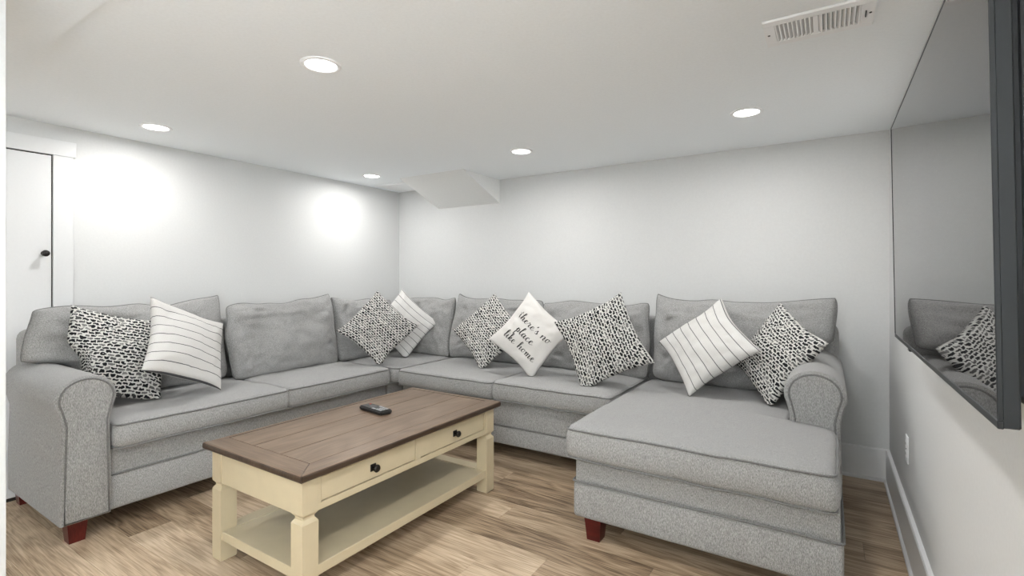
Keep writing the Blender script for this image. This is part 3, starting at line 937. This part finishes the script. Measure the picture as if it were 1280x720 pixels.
g = 0.0018
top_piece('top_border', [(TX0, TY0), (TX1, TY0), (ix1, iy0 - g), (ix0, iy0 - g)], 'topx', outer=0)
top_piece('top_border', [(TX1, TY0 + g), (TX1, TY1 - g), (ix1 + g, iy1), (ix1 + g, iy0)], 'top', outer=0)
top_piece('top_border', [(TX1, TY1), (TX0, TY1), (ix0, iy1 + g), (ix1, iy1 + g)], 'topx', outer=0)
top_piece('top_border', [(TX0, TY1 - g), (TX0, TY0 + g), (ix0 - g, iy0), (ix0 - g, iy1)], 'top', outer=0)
npl = 3
for i in range(npl):
    xa = ix0 + (ix1 - ix0) * i / npl; xb = ix0 + (ix1 - ix0) * (i + 1) / npl
    top_piece('top_plank', [(xa + g, iy0 + g), (xb - g, iy0 + g), (xb - g, iy1 - g), (xa + g, iy1 - g)], 'top', z1=TZ - 0.0006)
box('top_core', TX0 + 0.02, TX1 - 0.02, TY0 + 0.02, TY1 - 0.02, TZ - TH - 0.002, TZ - 0.006, 'shadowgap', tb)
# body
AX0, AX1, AY0, AY1 = -2.226, -1.600, 1.100, 2.312
LW = 0.068
zt = TZ - TH
ZB = 0.332
for (lx, ly) in ((AX0, AY0), (AX1 - LW, AY0), (AX0, AY1 - LW), (AX1 - LW, AY1 - LW)):
    o = wloc(tb)
    cxl, cyl = lx + LW / 2, ly + LW / 2
    h = LW / 2
    stn = [(h - 0.004, 0.0), (h, 0.006), (h, 0.300), (h - 0.010, 0.314), (h - 0.010, 0.322), (h - 0.002, ZB), (h, ZB + 0.004), (h, zt)]
    verts, faces = [], []
    for r_, z in stn:
        verts += [(-r_, -r_, z), (r_, -r_, z), (r_, r_, z), (-r_, r_, z)]
    for j in range(len(stn) - 1):
        for i in range(4):
            k = (i + 1) % 4
            faces.append((j * 4 + i, j * 4 + k, (j + 1) * 4 + k, (j + 1) * 4 + i))
    faces.append((3, 2, 1, 0)); m = (len(stn) - 1) * 4; faces.append((m, m + 1, m + 2, m + 3))
    link('leg', verts, faces, 'cream', tb, False, None, Vector((cxl, cyl, 0)) - o)
rc = 0.006   # apron recess behind the leg faces
box('end_apron', AX0 + LW, AX1 - LW, AY0 + 0.003, AY0 + 0.024, ZB, zt, 'cream', tb, 0.001, 1)
box('end_apron', AX0 + LW, AX1 - LW, AY1 - 0.024, AY1 - 0.003, ZB, zt, 'cream', tb, 0.001, 1)
box('side_apron', AX0 + 0.003, AX0 + 0.024, AY0 + LW, AY1 - LW, ZB, zt, 'cream', tb, 0.001, 1)
fx1 = AX1 - 0.004; fx0 = fx1 - 0.022
ya, yb = AY0 + LW, AY1 - LW
ym = (ya + yb) / 2
box('drawer_rail', fx0, fx1, ya, yb, 0.454, zt, 'cream', tb, 0.001, 1)
box('drawer_rail', fx0, fx1, ya, yb, ZB, 0.358, 'cream', tb, 0.001, 1)
box('drawer_stile', fx0, fx1, ya, ya + 0.014, 0.358, 0.454, 'cream', tb)
box('drawer_stile', fx0, fx1, yb - 0.014, yb, 0.358, 0.454, 'cream', tb)
box('drawer_stile', fx0, fx1, ym - 0.015, ym + 0.015, 0.358, 0.454, 'cream', tb)
box('inner_case', AX0 + 0.03, fx0 - 0.006, ya, yb, ZB + 0.004, zt - 0.004, 'shadowgap', tb)
for (d0, d1) in ((ya + 0.014, ym - 0.015), (ym + 0.015, yb - 0.014)):
    dr = box('drawer', fx0 - 0.004, fx1 - 0.004, d0 + 0.0035, d1 - 0.0035, 0.3615, 0.4505, 'cream', tb, 0.0012, 1)
    yc = (d0 + d1) / 2
    box('backplate', fx1 - 0.004, fx1 - 0.001, yc - 0.015, yc + 0.015, 0.391, 0.421, 'bronze', dr, 0.001, 1)
    lathe('knob', [(0.007, 0.0), (0.006, 0.010), (0.008, 0.014), (0.0155, 0.018), (0.0165, 0.023), (0.013, 0.028), (0.004, 0.030)], (1, 0, 0), (fx1 - 0.001, yc, 0.406), 'bronze', dr, 20)
# lower shelf: framed panel between the legs
S0, S1 = 0.088, 0.128
box('shelf_rail', AX0 + 0.006, AX0 + 0.075, AY0 + LW - 0.002, AY1 - LW + 0.002, S0, S1, 'cream', tb, 0.002, 1)
box('shelf_rail', AX1 - 0.075, AX1 - 0.006, AY0 + LW - 0.002, AY1 - LW + 0.002, S0, S1, 'cream', tb, 0.002, 1)
box('shelf_rail', AX0 + LW - 0.002, AX1 - LW + 0.002, AY0 + 0.006, AY0 + 0.075, S0, S1, 'cream', tb, 0.002, 1)
box('shelf_rail', AX0 + LW - 0.002, AX1 - LW + 0.002, AY1 - 0.075, AY1 - 0.006, S0, S1, 'cream', tb, 0.002, 1)
box('shelf_panel', AX0 + 0.07, AX1 - 0.07, AY0 + 0.07, AY1 - 0.07, S0 + 0.008, S1 - 0.003, 'cream', tb)

# ------------------------------------------------------------------ remote control
rot_r = math.radians(-9)
rm = empty('remote_control', (-2.005, 1.808, TZ + 0.0005), 'black remote control with grey buttons on the coffee table', 'remote', rot=(0, 0, rot_r))
def lbox(name, x0, x1, y0, y1, z0, z1, mat, parent, bev=0.0, seg=2):
    bm = bmesh.new()
    v, f = box_vf(x0, x1, y0, y1, z0, z1)
    q = [bm.verts.new(p) for p in v]
    for a in f: bm.faces.new([q[i] for i in a])
    if bev: bmesh.ops.bevel(bm, geom=list(bm.edges), offset=bev, segments=seg, affect='EDGES')
    me = bpy.data.meshes.new(name); bm.normal_update(); bm.to_mesh(me); bm.free(); me.materials.append(M[mat])
    o = bpy.data.objects.new(name, me); COL.objects.link(o); o.parent = parent
    return o
lbox('body', -0.100, 0.100, -0.036, 0.036, 0.0, 0.022, 'rubber', rm, 0.006, 3)
for i in range(3):
    for j in range(3):
        lbox('button', 0.040 + i * 0.0165, 0.048 + i * 0.0165, -0.025 + j * 0.0185, -0.012 + j * 0.0185, 0.021, 0.0245, 'button', rm, 0.001, 1)
for i in range(2):
    for j in (-1, 1):
        lbox('button', 0.006 + i * 0.014, 0.014 + i * 0.014, j * 0.022 - 0.006, j * 0.022 + 0.006, 0.021, 0.0245, 'button', rm, 0.001, 1)
dp = [(0.020, 0), (0.020, 0.002), (0.015, 0.0032), (0.010, 0.0020)]
sgv, sgf = [], []
for r_, h in dp:
    for i in range(20):
        sgv.append((-0.022 + r_ * math.cos(i * math.pi / 10), r_ * math.sin(i * math.pi / 10), 0.0215 + h))
for j in range(len(dp) - 1):
    for i in range(20): sgf.append((j * 20 + i, j * 20 + (i + 1) % 20, (j + 1) * 20 + (i + 1) % 20, (j + 1) * 20 + i))
sgf.append(tuple((len(dp) - 1) * 20 + i for i in range(20)))
link('direction_pad', sgv, sgf, 'padgrey', rm, False)
for i in range(2):
    for j in (-1, 0, 1):
        lbox('button', -0.080 + i * 0.018, -0.072 + i * 0.018, j * 0.019 - 0.005, j * 0.019 + 0.005, 0.021, 0.0240, 'redbutton' if (i, j) == (0, 1) else 'padgrey', rm, 0.001, 1)

# ------------------------------------------------------------------ television
tilt = -0.016
tv = empty('television', (0.200, 1.593, 0.988), 'large black flat television mounted on the right wall', 'television', rot=(0, tilt, 0))
hw, hh, tk = 0.642, 0.748, 0.024
lbox('back_shell', 0.004, tk, -hw + 0.001, hw - 0.001, 0.001, hh - 0.001, 'tvedge', tv, 0.002, 1)
lbox('rear_housing', tk, 0.058, -hw + 0.02, hw - 0.02, 0.03, hh - 0.12, 'tvbody', tv, 0.012, 2)
bz = 0.0025
lbox('bezel', -0.001, 0.006, -hw, hw, 0.0, 0.012, 'tvedge', tv, 0.001, 1)
lbox('bezel', -0.001, 0.006, -hw, hw, hh - bz, hh, 'tvedge', tv, 0.001, 1)
lbox('bezel', -0.001, 0.006, -hw, -hw + bz, 0.012, hh - bz, 'tvedge', tv, 0.001, 1)
lbox('bezel', -0.001, 0.006, hw - bz, hw, 0.012, hh - bz, 'tvedge', tv, 0.001, 1)
lbox('screen', 0.0005, 0.004, -hw + bz, hw - bz, 0.012, hh - bz, 'screen', tv)
lbox('sensor', 0.000, 0.014, 0.28, 0.31, -0.008, 0.0, 'tvbody', tv, 0.002, 1)
lbox('wall_bracket', 0.056, 0.100, -0.20, 0.20, 0.25, 0.45, 'tvbody', tv, 0.002, 1)

# ------------------------------------------------------------------ wall outlet
ol = empty('wall_outlet', (ROOM_R, 2.837, 0.43), 'white electrical outlet low on the right wall', 'outlet')
box('cover_plate', ROOM_R - 0.006, ROOM_R, 2.800, 2.874, 0.370, 0.490, 'white', ol, 0.003, 2)
for zc in (0.408, 0.452):
    rcp = box('receptacle', ROOM_R - 0.0085, ROOM_R - 0.005, 2.820, 2.854, zc - 0.016, zc + 0.016, 'white', ol, 0.002, 1)
    for ys in (2.830, 2.844):
        box('slot', ROOM_R - 0.0090, ROOM_R - 0.0084, ys - 0.0012, ys + 0.0012, zc - 0.004, zc + 0.007, 'dark', rcp)
lathe('screw', [(0.003, 0), (0.003, 0.001), (0.001, 0.0016)], (-1, 0, 0), (ROOM_R - 0.006, 2.837, 0.430), 'dark', ol, 10)
